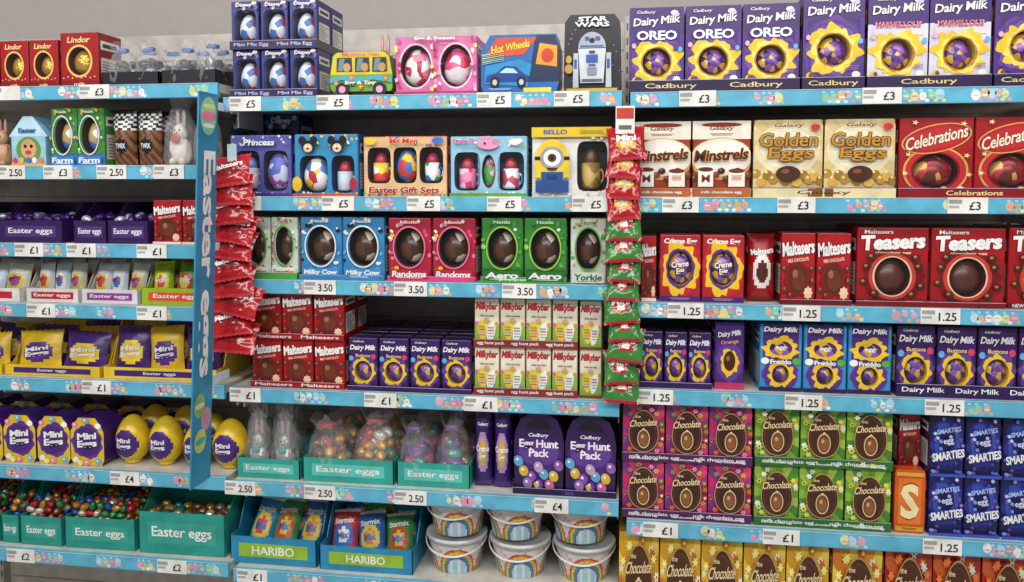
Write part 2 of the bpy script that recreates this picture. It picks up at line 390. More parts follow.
def d_golden(w,h,d):
    p=Pack(w,h,d,'a87c34','d8be80')
    p.rays(.5,.6,['d8be80','e2cc94'],22); p.ell(.5,.62,.47,.34,'ecdcae'); p.ell(.5,.63,.4,.27,'f4eac8')
    for i in range(12):
        p.ell(.04+.085*i,.3-.07*(i%2)-.02*((i*5)%3),.075,.06,['b8862c','dca840','98701c'][i%3],30*i); p.ell(.02+.085*i,.32-.07*(i%2),.02,.015,'f4e0a0')
    p.text('Golden',.5,.74,.84,.18,'c88a1c',0,.1,.01,out='4a2810'); p.text('Eggs',.54,.55,.66,.18,'c88a1c',0,.1,.01,out='4a2810')
    p.text('Galaxy',.5,.92,.42,.06,'6a2a18',0,.3); p.burst(.88,.9,.08,.05,'c82838')
    p.ell(.5,.3,.18,.1,'4a2412'); p.ell(.46,.33,.06,.03,'8a5430'); p.rect(0,0,1,.12,'7a4e18'); p.text('milk chocolate egg',.5,.06,.7,.05,'f7efcf'); return p
def d_celeb(w,h,d):
    p=Pack(w,h,d,'980c14','a80f18',wins=[(.5,.33,.3,.22,2,egg_in(CONF(['b01018','d8a850','6a2a18','c83040','901018'],50,.3,.2),.95))],back='4a0a0c')
    p.ring(.5,.33,.3,.22,.44,.31,'d8a848'); p.ring(.5,.33,.3,.22,.41,.29,'c8202a'); p.ring(.5,.33,.3,.22,.33,.24,'7a0810')
    p.ell(.5,.74,.48,.18,'d8a848',12); p.ell(.5,.74,.46,.165,'b81420',12); p.ell(.5,.74,.4,.13,'c82028',12); p.text('Celebrations',.5,.75,.86,.16,'f6e4c4',14,.3,.02,out='6a0810')
    for i in range(9): p.burst(.06+.11*i,.06+.035*(i%2),.055,.045,['e0b858','3060b0','ecebe6','6a2a18','c8a040'][i%5],8)
    for a,b_ in((.85,.92),(.12,.54),(.9,.52),(.08,.3),(.93,.28),(.2,.94)): p.burst(a,b_,.05,.035,'f0d890',5,.4)
    return p
def d_teasers(w,h,d):
    p=Pack(w,h,d,'900a12','a80c15',wins=[(.5,.37,.25,.25,2,egg_in(M('5a2618',.3),.95))],back='5a0a10')
    p.splat(.5,.37,.25,.25,.42,.36,'7a0a10',4,amp=.1); p.ring(.5,.37,.25,.25,.33,.305,'c83a28'); p.ring(.5,.37,.25,.25,.275,.265,'e8c0a0')
    p.text('Teasers',.5,.82,.9,.2,WHT,3,.1,.045,out='4a070c'); p.text('Maltesers',.3,.95,.4,.05,WHT); p.text('chocolate egg',.5,.68,.5,.035,'f0d0b0')
    for a,b_ in((.14,.5),(.86,.5),(.1,.3),(.9,.25),(.82,.62),(.2,.63),(.25,.15),(.77,.14)): p.ell(a,b_,.06,.045,'4a2012'); p.ell(a-.015,b_+.01,.025,.018,'b07848')
    p.rect(0,0,1,.07,'6a0810'); p.text('NEW',.14,.035,.16,.045,WHT,0,0,.01); p.lines(.8,.05,.25,2,'d8a090'); return p
def d_malt(w,h,d):
    p=Pack(w,h,d,'980b12','b20f18')
    p.splat(.5,.34,0,0,.42,.26,'8a0a10',3,amp=.12); p.ell(.5,.35,.27,.21,'5a2414'); p.ell(.52,.33,.2,.15,'6e3019'); p.ell(.42,.42,.08,.06,'a86440')
    p.text('Maltesers',.5,.79,.94,.2,WHT,8,.1,.035,out='6a0a10'); p.burst(.8,.15,.14,.1,'f0c8a0',8); p.text('MILK CHOCOLATE',.5,.62,.6,.05,'f8dcc0',8)
    for a,b_ in((.1,.5),(.9,.5),(.12,.2),(.28,.12),(.92,.33)): p.ell(a,b_,.07,.05,'6a2e1a'); p.ell(a-.02,b_+.01,.025,.018,'b07850')
    p.rect(0,0,1,.05,'e8dacb'); return p
def d_creme(w,h,d):
    p=Pack(w,h,d,'a81424','b81a28',wins=[(.5,.5,.3,.26,2,egg_in(FP,.97))],back='d8a818',dep=.04)
    p.splat(.5,.5,.3,.26,.5,.43,'c82034',2,amp=.1); p.splat(.5,.5,.3,.26,.44,.4,YEL,7,amp=.2); p.splat(.5,.5,.3,.26,.35,.3,'5a2ca8',8,amp=.05)
    p.text('Creme Egg',.5,.9,.8,.1,WHT,0,.1,.03); p.text('Creme\nEgg',.5,.5,.42,.22,WHT,8,.1,.03,out='4a1a20'); p.rect(0,0,1,.08,PUR); p.lines(.5,.05,.5,2,'a890d8'); return p
def d_freddo(w,h,d):
    p=Pack(w,h,d,'2a80c0','3a8cc8',wins=[(.5,.25,.2,.14,2,egg_in(FP,.97))],back='d8a818',dep=.035)
    p.rect(.08,.82,.92,1,PUR); p.rect(.08,.42,.92,.83,'4a2a98'); p.text('Dairy Milk',.5,.91,.8,.1,WHT,0,.2,.025)
    p.splat(.5,.64,0,0,.4,.17,YEL,5,amp=.18); p.ell(.5,.64,.27,.11,FP); p.text('egg',.5,.64,.24,.06,WHT,0,0,.02)
    p.splat(.5,.25,.2,.14,.42,.23,'5a2ca8',6,amp=.08); p.splat(.5,.25,.2,.14,.3,.19,YEL,3,amp=.2)
    p.ell(.13,.45,.1,.05,'ecebe6'); p.ell(.87,.45,.1,.05,'58b030'); p.text('Freddo',.5,.44,.5,.07,WHT,0,0,.04,out='2a1a6a'); p.rect(0,.0,1,.06,'2a1458'); return p
def d_smallmilk(w,h,d):
    p=Pack(w,h,d,DPUR,'351872',wins=[(.5,.35,.3,.2,2,egg_in(FP,.97))],back='d8a818',dep=.035)
    p.splat(.5,.35,.3,.2,.46,.31,'5a3aa8',2,amp=.12); p.splat(.5,.35,.3,.2,.38,.255,YEL,3,amp=.16)
    p.text('Dairy Milk',.5,.8,.88,.13,WHT,0,.2,.025); p.text('Cadbury',.35,.93,.4,.05,WHT,0,.3); p.text('Buttons',.5,.66,.5,.06,'f0d070')
    p.burst(.86,.64,.1,.06,'d8386a'); p.ell(.1,.6,.08,.05,'58a8e0'); p.rect(0,0,1,.06,'5a38a8'); p.lines(.5,.1,.5,2,'8a70c8'); return p
def d_thank(w,h,d):
    p=Pack(w,h,d,'3a1c80','44208c'); p.splat(.5,.4,0,0,.46,.28,'5a36a8',2,amp=.1); p.splat(.5,.4,0,0,.3,.2,YEL,4,amp=.16); p.ell(.5,.42,.2,.15,'4a1c10'); p.ell(.45,.46,.06,.04,'9a6a40')
    p.text('Dairy Milk',.5,.82,.8,.1,WHT,8,.2,.03); p.text('Orange',.5,.7,.6,.07,'f0a030',8); p.rect(0,.0,1,.1,'c03060'); return p
def d_choc(cols,egg='4a230f',tcol='e8cc98',base=None,deco=('f4f2ee','e8508a'),seed=1):
    def f(w,h,d):
        p=Pack(w,h,d,base or cols[0],cols[0]); p.rays(.5,.45,cols,20)
        rnd=random.Random(seed)
        for i in range(18):
            a=rnd.uniform(0,6.28); u=.5+.46*math.cos(a); v=.5+.45*math.sin(a)
            c=rnd.choice(deco); p.burst(u,v,.08,.055,c,6,.5); p.ell(u,v,.025,.018,rnd.choice(deco))
        def eg(k): 
            P=[]
            for i in range(30):
                t=2*math.pi*i/30; r=1-.16*math.sin(t); P.append((.5+.34*k*r*math.cos(t),.53+.36*k*math.sin(t)))
            return P
        p.pg(eg(1.05),'b89058'); p.pg(eg(1.0),egg); p.pg(eg(.9),'5e3018'); p.pg(eg(.84),egg)
        p.text('Chocolate',.5,.68,.66,.12,tcol,6,.3,.012); p.text('the',.36,.79,.14,.05,tcol)
        p.ell(.5,.4,.15,.17,tcol); p.ell(.5,.4,.13,.15,'7a4420'); p.ell(.5,.39,.1,.11,'96582c'); p.ell(.47,.44,.035,.035,'d8a878'); p.ell(.5,.57,.03,.02,tcol)
        p.text('milk chocolate egg',.5,.05,.7,.045,WHT); return p
    return f
def d_smart(w,h,d):
    p=Pack(w,h,d,'15164a','1a1b5a'); p.splat(.5,.55,0,0,.48,.4,'26308a',3,amp=.1); p.splat(.5,.58,0,0,.38,.3,'3a50b8',4,amp=.16); p.ell(.5,.6,.25,.2,'1b1c60')
    rnd=random.Random(4)
    for i in range(30): p.ell(rnd.uniform(.06,.94),rnd.uniform(.04,.96),.05,.03,rnd.choice(['4a68c8','7a98e8','3a4ab0','6a48b8','b8c4ec','8a78d8']),rnd.uniform(0,90))
    p.text('SMARTIES',.5,.36,.94,.14,WHT,12,.1,.03,out='203c98'); p.text('SMARTIES',.5,.78,.7,.08,'a8c0f4',12,.1,.02); p.text('egg',.5,.58,.3,.1,'d8e0f8',12); p.rect(0,0,1,.05,'3a50b8'); return p
def d_c3(base,patch,eggfn=None,txt='buttons',txtc=WHT,low=None,egg=None):
    def f(w,h,d):
        p=Pack(w,h,d,base,base,wins=[(.5,.53,.34,.31,2.2,egg_in(egg or CONF(['4a2614','42200f','57301a','d8c8b0','3c1e10','4a2614'],30,.25),.88))],back='2c2022')
        if low: p.rect(0,0,1,.2,low)
        rnd=random.Random(len(txt)*7+int(base[:2],16))
        for i in range(26):
            a=rnd.uniform(0,6.28); k=rnd.uniform(1,1.25); u=.5+.43*k*math.cos(a);v=.52+.42*k*math.sin(a); p.ell(u,v,rnd.uniform(.03,.06),rnd.uniform(.015,.035),rnd.choice(patch),rnd.uniform(0,90))
        p.ring(.5,.53,.34,.31,.385,.345,patch[0]); p.ring(.5,.53,.34,.31,.355,.32,'3a2a24')
        p.text('Nestle',.5,.94,.4,.05,txtc); p.rect(.05,.015,.95,.175,low or base)
        p.text(txt,.5,.1,.8,.1,txtc,0,.1,.03); p.lines(.5,.035,.6,1,txtc); return p
    return f
def d_pinkbox(w,h,d):
    p=Pack(w,h,d,'c84a8a','dc6aa2',wins=[(.25,.5,.19,.36,2,egg_in(CONF(['d82a5a','f4f2ee','f080a0','c01848'],50,.3),.92)),(.74,.5,.19,.36,2,egg_in(CONF(['e84a8a','f6d8e8','d82040','f4f2ee'],50,.3),.92))],back='6a2a48')
    for c in(.25,.74): p.ring(c,.5,.19,.36,.21,.395,'f4c8dc')
    rnd=random.Random(5)
    for i in range(40): p.burst(rnd.choice([.02,.5,.98,.05,.95,.46,.54,.49]),rnd.uniform(.05,.95),.028,.05,rnd.choice(['f4f2ee','c82050','f8e060','b04ad0','f0a0c8']),6,.6,rnd.random())
    p.text('Egg & Sweets',.5,.95,.5,.07,WHT,0,0,.03,out='a82060'); p.rect(0,0,1,.06,'b82868'); return p
def d_frozen(c1,c2,cols,t='Disney'):
    def f(w,h,d):
        p=Pack(w,h,d,c1,c2,wins=[(.5,.46,.4,.36,5,egg_in(CONF(cols,55,.3),.88))],back='50507a')
        rnd=random.Random(3)
        for i in range(16): p.ell(rnd.uniform(.05,.95),rnd.choice([.06,.85,.9,.95,.12]),.07,.03,rnd.choice(cols),rnd.uniform(0,60))
        p.text(t,.5,.91,.6,.09,WHT,0,.2,.02,out=c1); p.rect(0,0,1,.05,cols[0]); p.text('egg',.5,.05,.3,.06,WHT)
        return p
    return f
def d_gift(side,front,wins,ops=None,title='Easter Gift Sets',tc=RED,back='e8e8ea',spk=('f4f2ee','f5cb12')):
    def f(w,h,d):
        p=Pack(w,h,d,side,front,wins=wins,back=back,dep=.055)
        rnd=random.Random(len(side)+int(front[:2],16))
        for i in range(34):
            u,v=rnd.uniform(.01,.99),rnd.choice([rnd.uniform(.01,.07),rnd.uniform(.83,.99)]); p.ell(u,v,.018,.022,rnd.choice(spk),rnd.uniform(0,90))
        if title: p.text(title,.5,.11,.84,.1,tc,0,.1,.03,out='f0e8d8')
        if ops: ops(p)
        return p
    return f

# ----- special shapes
def van(w,h,d):
    p=Pack(w,h,d,'4a8a24','6aa828',outline=[(.03,.12),(.97,.12),(1,.2),(1,.5),(.94,.93),(.86,1),(.1,1),(.04,.93),(0,.5),(0,.2)])
    p.pg([(0,.5),(1,.5),(.95,.9),(.86,1),(.12,1),(.05,.9)],'dcc018'); 
    for a,b_ in((.1,.36),(.4,.64),(.68,.92)): p.pg([(a,.56),(b_,.56),(b_-.01,.88),(a+.01,.88)],'2a2a30'); p.pg([(a+.02,.58),(a+.1,.58),(a+.14,.86),(a+.05,.86)],'6a8a98'); p.ell((a+b_)/2+.04,.66,.06,.1,'c89060')
    p.pg([(0,.42),(.3,.5),(.55,.42),(.8,.5),(1,.42),(1,.3),(.7,.38),(.4,.3),(.2,.38),(0,.3)],'3aa8c0')
    for u,v in((.1,.3),(.35,.42),(.62,.3),(.9,.4),(.5,.22)): p.burst(u,v,.05,.08,'e87818',6,.6); p.ell(u,v,.015,.02,'f8e040')
    p.text('Mystery Van',.5,.95,.6,.07,'e83a8a',0,.1,.03); p.text('Egg & Toy',.5,.3,.5,.1,WHT,0,.1,.03,out='2a5a18')
    for u in(.2,.8):
        cx=(u-.5)*w; r=.16*h
        for yy in (-.004,d-.01):
            p.prism([(cx+r*math.cos(i*math.pi/10),r+r*math.sin(i*math.pi/10)) for i in range(20)],yy,yy+.014,'1c1c20')
        p.prism([(cx+r*.5*math.cos(i*math.pi/8),r+r*.5*math.sin(i*math.pi/8)) for i in range(16)],-.006,-.004,'f0a0c8')
    p.box(-w*.42,w*.42,.01,d-.01,.05*h,.12*h,'3a3a40'); return p
def hotw(w,h,d):
    p=Pack(w,h,d,'1850a0','1a66b4',outline=[(.05,0),(.95,0),(1,.2),(1,.78),(.96,1),(.12,1),(0,.72),(0,.15)])
    p.pg([(.6,.2),(1,.2),(1,.78),(.94,.98),(.7,.98)],'142a50'); p.pg([(.7,.5),(.97,.45),(.97,.8),(.75,.85)],'e8a020'); p.ell(.85,.64,.08,.12,'d83a18')
    p.pg([(.05,.62),(.2,.95),(.72,.95),(.55,.66)],'d84a1a'); p.text('Hot Wheels',.38,.8,.5,.13,'f8d030',10,.2,.03,out='a01414')
    p.pg([(.05,.18),(.6,.12),(.65,.5),(.5,.58),(.06,.48)],'1890c8'); p.pg([(.06,.2),(.08,.32),(.2,.36),(.3,.48),(.45,.46),(.55,.34),(.62,.3),(.62,.2)],'1a3a90')
    p.pg([(.24,.36),(.32,.44),(.42,.43),(.48,.35)],'a8e0f0')
    for u in(.18,.52): p.ell(u,.2,.06,.1,BLK);p.ell(u,.2,.03,.05,'c8c8d0')
    for i in range(6): p.pg([(.02,.5+.03*i),(.3,.56+.03*i),(.3,.57+.03*i),(.02,.515+.03*i)],['58c0e8','f8d030'][i%2])
    p.rect(.55,.03,.9,.1,'f8d030'); p.lines(.25,.09,.3,2,'a8d0f0'); return p
def robot(w,h,d):
    p=Pack(w,h,d,'18181e','1d1d26',outline=[(.02,0),(.98,0),(1,.1),(.98,.9),(.88,1),(.12,1),(.02,.9),(0,.1)])
    rnd=random.Random(8)
    for i in range(26): p.ell(rnd.uniform(.03,.97),rnd.uniform(.1,.95),.012,.008,'8a90a8')
    p.text('STAR\nWARS',.5,.9,.6,.13,'f4f2ee',0,0,.03)
    p.pg([(.3,.12),(.7,.12),(.74,.56),(.26,.56)],'ccd0d8'); P=[(.5+.24*math.cos(math.pi*i/12),.57+.2*math.sin(math.pi*i/12)) for i in range(13)]
    p.pg(P,'a8aeb8'); p.ell(.5,.66,.05,.035,BLK); p.rect(.3,.58,.7,.6,'2a58b0'); p.rect(.38,.66,.45,.71,'2a58b0'); p.rect(.56,.66,.64,.71,'2a58b0')
    p.rect(.4,.38,.6,.48,'2a58b0'); p.rect(.42,.22,.58,.32,'8a909c'); p.rect(.44,.34,.56,.36,'2a58b0'); p.rect(.32,.14,.68,.17,'5a606c'); p.rect(.45,.5,.55,.53,'3a3e48')
    for a in(.17,.74): p.pg([(a,.06),(a+.1,.06),(a+.09,.5),(a+.01,.5)],'b8bcc4'); p.rect(a+.02,.3,a+.07,.42,'2a58b0')
    p.ell(.1,.3,.07,.06,'b89030'); p.ell(.1,.42,.05,.05,'c8a040'); p.rect(0.06,.015,.94,.05,'c8a030'); return p
def house(w,h,d):
    p=Pack(w,h,d,'7ab8d8','98c8dc',outline=[(.06,0),(.94,0),(.94,.58),(1,.6),(.62,1),(.38,1),(0,.6),(.06,.58)])
    p.pg([(0,.6),(1,.6),(.62,1),(.38,1)],'b8dcec'); p.ell(.5,.33,.32,.26,'5a9a40'); p.ell(.5,.35,.2,.2,'e0a070'); p.ell(.42,.4,.04,.035,BLK);p.ell(.58,.4,.04,.035,BLK); p.ell(.5,.28,.08,.04,'b84a4a')
    for i in range(5): p.ell(.15+.17*i,.12,.06,.06,['e83a5a','f0c830','3a78d0','f4f2ee','e87830'][i])
    p.text('Easter',.5,.72,.46,.1,'2a4a98',0,0,.03); p.rect(.06,0,.94,.06,'e8a040'); return p
def handlebox(w,h,d):
    p=Pack(w,h,d,'2a1458','2c145e',outline=[(.02,0),(.98,0),(1,.62),(.96,.78),(.86,.92),(.7,.985),(.5,1),(.3,.985),(.14,.92),(.04,.78),(0,.62)])
    p.pg([(.5+.26*math.cos(math.pi*i/12),.8+.12*math.sin(math.pi*i/12)) for i in range(13)],'120826')
    p.splat(.5,.42,0,0,.47,.3,'40208a',3,amp=.06); p.ell(.5,.5,.4,.16,'5a36a8'); p.text('Egg Hunt\nPack',.5,.56,.78,.22,'f0e4f6',0,0,.03,out='24104e')
    for a,b_,c in((.2,.27,'d8b020'),(.36,.2,'7a4ac8'),(.6,.24,'58a0d0'),(.8,.22,'d8b020'),(.28,.12,'9068d0'),(.72,.11,'c86090'),(.5,.33,'b8a0e0'),(.9,.36,'8a5ac8'),(.1,.4,'58a0d0'),(.5,.12,FP)): p.ell(a,b_,.09,.07,c,20); p.ell(a-.02,b_+.02,.03,.02,'e8e0f4')
    p.rect(0,0,1,.045,'4a2c98'); p.text('Cadbury',.5,.73,.4,.06,WHT,0,.3); return p

def tray_b(w,d,hf,hb,mat,b=None,inner=None,lab='Easter eggs'):
    b=b or B(); x=w/2; t=.002
    b.box(-x,x,0,d,0,t,mat); b.box(-x,x,0,t,t,hf,mat); b.box(-x,x,d-t,d,t,hb,mat)
    for sx in(-x,x-t):
        pts=[(0.0,t),(d,t),(d,hb),(d*.45,hb),(d*.2,hf),(0.0,hf)]; n=len(pts)
        vs=[(sx,a,c) for a,c in pts]+[(sx+t,a,c) for a,c in pts]
        b.add(vs,[list(range(n-1,-1,-1)),list(range(n,2*n))]+[(i,(i+1)%n,(i+1)%n+n,i+n) for i in range(n)],mat)
    if inner:
        b.box(-x*.8,x*.8,-.0006,0,hf*.25,hf*.75,inner)
        vs,fs=TXT(lab,.01); tw=min(x*1.4,hf*.36*len(lab)*.75); b.add([(a*tw,-.0009,hf*.5+c*hf*.32) for a,c in vs],fs,'f0eee8')
    return b
def pile(b,w,d,z0,layers,r,mats,seg=12):
    for L in range(layers):
        nx=max(1,int(w/(2*r))); ny=max(1,int(d/(2*r))-L//2)
        for i in range(nx):
            for j in range(ny):
                rot=Euler((random.uniform(0,3),random.uniform(0,3),random.uniform(0,3))).to_matrix()
                b.egg(-w/2+(i+.5+.2*((L+j)%2))*w/nx*.96+random.uniform(-.1,.1)*r,.006+r+(j+.2*(L%2))*(d-2*r)/max(1,ny)*1.0,z0+r+L*1.5*r+random.uniform(0,.5)*r,r*.82,r*.82,r*1.1,random.choice(mats),rot,seg,7)
FPROF=[(.4,.0),(.52,.02),(.55,.12),(.55,.3),(.53,.45),(.48,.58),(.41,.68),(.32,.77),(.25,.83),(.3,.88),(.37,.94),(.42,1)]
def film(b,w,d,h,z0=0):
    n0=len(b.v); T=b.T; b.T=None
    b.lathe(FPROF,CLEAR(),0,0,0,seg=30,wob=.13)
    for i in range(n0,len(b.v)):
        x,y,z=b.v[i]; b.v[i]=(x*w*1.0,d/2+y*d,z0+z*h*(1+(.05*math.sin(x*14)+random.uniform(-.03,.03))*(z>.8))+random.uniform(-.004,.004)*(z>.02))
    b.T=T
def t_pile(mat,mats,r=.014,layers=3,hf=.4,hb=.9,inner=None):
    def f(w,h,d):
        b=tray_b(w,d,h*hf,h*hb,mat,inner=inner); L=max(1,int((h*.95/r-2)/1.5)+1)
        pile(b,w-.012,d-.02,.004,min(layers,L),r,mats); return b
    return f
def t_pouches(mat,fns,n=4,hf=.35,hb=.8,inner=None,tilt=0,lean=-8,lab=None,tl='Easter eggs'):
    def f(w,h,d):
        b=tray_b(w,d,h*hf,h*hb,mat,inner=inner,lab=tl)
        for r_ in range(3):
            for i in range(n):
                b.T=Matrix.Translation((-w/2+.008+(i+.5)*(w-.016)/n,d*(.2+.26*r_),.006))@Matrix.Rotation(math.radians(lean+random.uniform(-3,3)),4,'X')@Matrix.Rotation(math.radians(tilt+random.uniform(-6,6)),4,'Y')
                b.pouch((w-.02)/n*1.0,h*(.84+.05*r_),d*.2,fns[(i+r_)%len(fns)],14,16,label=lab)
        b.T=None; return b
    return f
def pf(*cols):
    ms=[_m(c) for c in cols]
    def fn(u,v):
        if v<.07 or v>.93: return ms[-1]
        r=math.hypot((u-.5)/.36,(v-.45)/.26)
        if r<.6: return ms[1]
        if r<1: return ms[2%len(ms)]
        return ms[0]
    return fn
def bagged(mats,r=.016,bow='d03048'):
    def f(w,h,d):
        b=B(); L=0; z=r
        while z<h*.64:
            k=1-.4*max(0,z/h-.3)/.4; R=(w/2-r*.9)*k
            for rr in(R,R*.45):
                n=max(2,int(2*math.pi*rr/(2*r)))
                for i in range(n):
                    a=2*math.pi*i/n+L*.4; rot=Euler((random.uniform(0,3),random.uniform(0,3),0)).to_matrix()
                    b.egg(rr*math.cos(a),d/2+rr*min(1,d/w)*math.sin(a),z+random.uniform(-.2,.2)*r,r*.9,r*.9,r*1.25,random.choice(mats),rot,10,7)
            z+=r*1.5; L+=1
        film(b,w,d,h); b.lathe([(w*.2,0),(w*.26,.003),(w*.26,.008),(w*.2,.011)],M(bow,.3),0,d/2,h*.81,seg=12,sy=.6)
        for sx in(-1,1): b.egg(sx*w*.14,d/2-w*.16,h*.82,w*.08,.004,w*.045,M(bow,.3))
        return b
    return f
def bagtray(mat,mats,n,bow='3a6ab0',r=.013,hf=.28,inner=None):
    def f(w,h,d):
        b=tray_b(w,d,h*hf,h*.32,mat,inner=inner); wi=(w-.006)/n
        for rr in range(2):
            q=bagged(mats,r,bow)
            for i in range(n):
                hh=h*(.86+.1*rr)*random.uniform(.85,1); b2=q(wi*.9,hh,d*.45)
                T=Matrix.Translation((-w/2+.003+(i+.5)*wi,d*(.03+.46*rr),.004))@Matrix.Rotation(math.radians(random.uniform(-9,9)),4,'Y'); b.merge(b2,T)
        return b
    return f
def bunny(mat,accent,face='f6f2ea'):
    def f(w,h,d):
        b=B(); c=d/2
        b.egg(0,c,h*.27,w*.4,min(w*.36,d*.45),h*.27,mat); b.egg(0,c-.005,h*.6,w*.27,w*.24,h*.17,mat)
        for sx in(-1,1):
            b.egg(sx*w*.13,c,h*.85,w*.075,w*.05,h*.16,mat); b.egg(sx*w*.13,c-w*.035,h*.84,w*.04,w*.03,h*.11,M('f0a8b8'))
            b.egg(sx*w*.1,c-.005-w*.22,h*.63,w*.03,w*.02,h*.02,M(BLK)); b.egg(sx*w*.2,c-w*.3,h*.07,w*.13,w*.15,h*.065,mat); b.egg(sx*w*.3,c-w*.2,h*.33,w*.07,w*.07,h*.12,mat)
        b.egg(0,c-.005-w*.24,h*.58,w*.035,w*.02,h*.018,M('d85a7a')); b.lathe([(w*.2,0),(w*.24,.006),(w*.2,.012)],M(accent,.3),0,c,h*.44,seg=16); return b
    return f
def bagbunny(mat,accent):
    def f(w,h,d):
        b=bunny(mat,accent)(w*.85,h*.8,d*.8)
        for i in range(len(b.v)): x,y,z=b.v[i]; b.v[i]=(x,y+d*.1,z+.002)
        film(b,w*.95,d*.95,h,.001); b.egg(0,d*.1,h*.4,w*.16,.003,w*.16,M(accent,.3)); return b
    return f
RB=['c83040','e88a28','ead038','48a858','3a80c0','7a4aa8']
def bucket(w,h,d):
    b=B(); R=w/2*.93; hb=h*.94
    def fn(u,v):
        for c in(.79,.29,.04,.54,1.04):
            du=abs(u-c); r=math.hypot(du/.115,(v-.1)/.72)
            if .55<r<1: return M(RB[min(5,int((1-r)/.45*6))])
            if r<=.55: return M('9accde') if int(u*60)%3 else M('dcdad4')
        if v<.16: return M('80b848')
        return M('dcdad4') if (int(u*44)+int(v*9))%6 else M('d8a8bc')
    n=26; prof=[(R*(.82+.18*i/n),hb*.9*i/n) for i in range(n+1)]
    b.lathe([(0,0),(R*.82,0)],M('e8e4de'),0,d/2,0,seg=120,smooth=False)
    b.lathe(prof,None,0,d/2,0,seg=120,fn=fn)
    b.lathe([(R,hb*.84),(R*1.05,hb*.85),(R*1.05,hb*.9),(R*1.07,hb*.9),(R*1.07,hb*.98),(R*1.0,hb),(R*.95,hb*.96),(0,hb*.96)],M('ccccca',.25),0,d/2,0,seg=40)
    N=20
    for i in range(N):
        pts=[]
        for q in(i,i+1):
            a=math.pi*q/N; x=R*1.09*math.cos(a); y=d/2-R*1.09*math.sin(a); z=hb*.88-hb*.3*math.sin(a)
            pts+= [(x,y-.002,z-.002),(x,y-.002,z+.002),(x*.985,y+.001,z+.002),(x*.985,y+.001,z-.002)]
        b.add(pts,[(0,4,5,1),(1,5,6,2),(2,6,7,3),(3,7,4,0)],'f0efec')
    return b
def pouchobj(fn,lab=None):
    def f(w,h,d):
        b=B(); b.T=Matrix.Translation((0,d/2,0)); b.pouch(w,h,d*.9,fn,18,24,.001,lab); b.T=None; return b
    return f

# ================= LEFT BAY
def d_redwin(w,h,d):
    p=Pack(w,h,d,'9a1216','a8161b',wins=[(.5,.48,.3,.26,2,egg_in(GOLD,.95))],back='5a1010')
    p.ring(.5,.48,.3,.26,.35,.3,'e8c060'); p.text('Lindor',.5,.87,.6,.11,'f0d890',0,.2,.02); p.rect(0,0,1,.12,'8a1014'); p.text('milk',.5,.06,.3,.06,'f0d890')
    for i in range(8): p.burst(.08+.12*i,.17+.02*(i%2),.03,.02,'f0d890',5,.4)
    return p
row('boxed_chocolate_egg',d_redwin,'L1',-60,-2,2,42,.1,1)
row('boxed_chocolate_egg',d_redwin,'L1',-1,58,2,40,.1,1)
row('boxed_chocolate_egg',d_redwin,'L1',59,98,1,32,.1,1)
sil=[FO('a8acb4'),FO('7a828c'),FO('5a4a40'),FO('c8c8cc'),FO('2a2a34'),FO('4a3a34')]
row('tray_of_wrapped_chocolates',bagtray(M('1f1e26'),sil,2,r=.014),'L1',100,158,1,34,.2,1,j=0)
row('tray_of_wrapped_chocolates',bagtray(M('1f1e26'),sil,2,r=.014),'L1',160,216,1,30,.2,1,j=0)
# L2
row('chocolate_animal_figure',bunny(M('c09068'),'7a4a28'),'L2',-60,6,3,118,.06,1)
row('house_shaped_gift_box',house,'L2',8,48,1,116,.08,1)
gr=d_c3('3f8a34',['e8e6e0','3a78c8','e8c012','7ac040'],txt='Farm',low='3a78c8',egg=CONF(['8a5a30','3a78c8','f4f2ee','c8a060'],40))
row('boxed_chocolate_egg',gr,'L2',50,104,2,108,.09,2)
def chevfn():
    wf=[_m('1c1a20'),_m('e8e5e0'),_m('5a3018'),_m('8a5a38')]
    def fn(u,v):
        if v>.93: return wf[0]
        if v>.62: return wf[int((v*22+abs(u-.5)*7))%2]
        if abs(u-.5)<.3 and .2<v<.5: return wf[0] if math.hypot((u-.5)/.3,(v-.35)/.15)<.9 else wf[3]
        return wf[2+int(u*7+v*9)%2]
    return fn
row('bag_of_chocolates',pouchobj(chevfn(),[('TWIX',WHT,.35,.4,.09,0)]),'L2',106,156,2,108,.06,2)
row('chocolate_bunny',bagbunny(M('e4dacc'),'c83a3a'),'L2',158,188,1,95,.07,1)
row('chocolate_bunny',bagbunny(M('e4dacc'),'c83a3a'),'L2',189,214,1,102,.06,1)
# L3
ps=[FO('4a249a'),FO('7a68b8'),FO('b8b8d0'),FO('3a1c80'),FO('3a1c80')]
for a,b_ in((-60,-4),(-2,62),(72,106),(107,148)): row('display_tray_of_foil_eggs',t_pile(M('30155f'),ps,.014,3,.55,.98,'4a2e8c'),'L3',a,b_,1,202,.2,1)
row('boxed_chocolate_egg',d_malt,'L3',152,212,2,200,.09,2)
# L4
mf=[pf('e0e0e4','d83a5a','f0c830','c0c0c8'),pf('c8d8e8','3a78d0','f4f2ee','d0d0d8'),pf('d8e0c8','9a58c8','f0c830','e8e4e8')]
for a,b_,c in((-60,20,'c01828'),(24,78,'c01828'),(80,138,'8a2ab0')): row('display_tray_of_sweet_bags',t_pouches(M('d4d0cc'),mf,3,.32,.96,c,0,-14,[('eggs',RED,.5,.5,.16,10)]),'L4',a,b_,1,259,.2,1)
row('display_tray_of_sweet_bags',t_pouches(M('94b41c'),[pf('a0c020','e84a2a','f5d838'),pf('5aa028','f5d838','d8384a')],3,.35,.95,'e84a2a',0,-10,[('fruit',WHT,.5,.5,.16,10)]),'L4',140,212,1,257,.2,1)
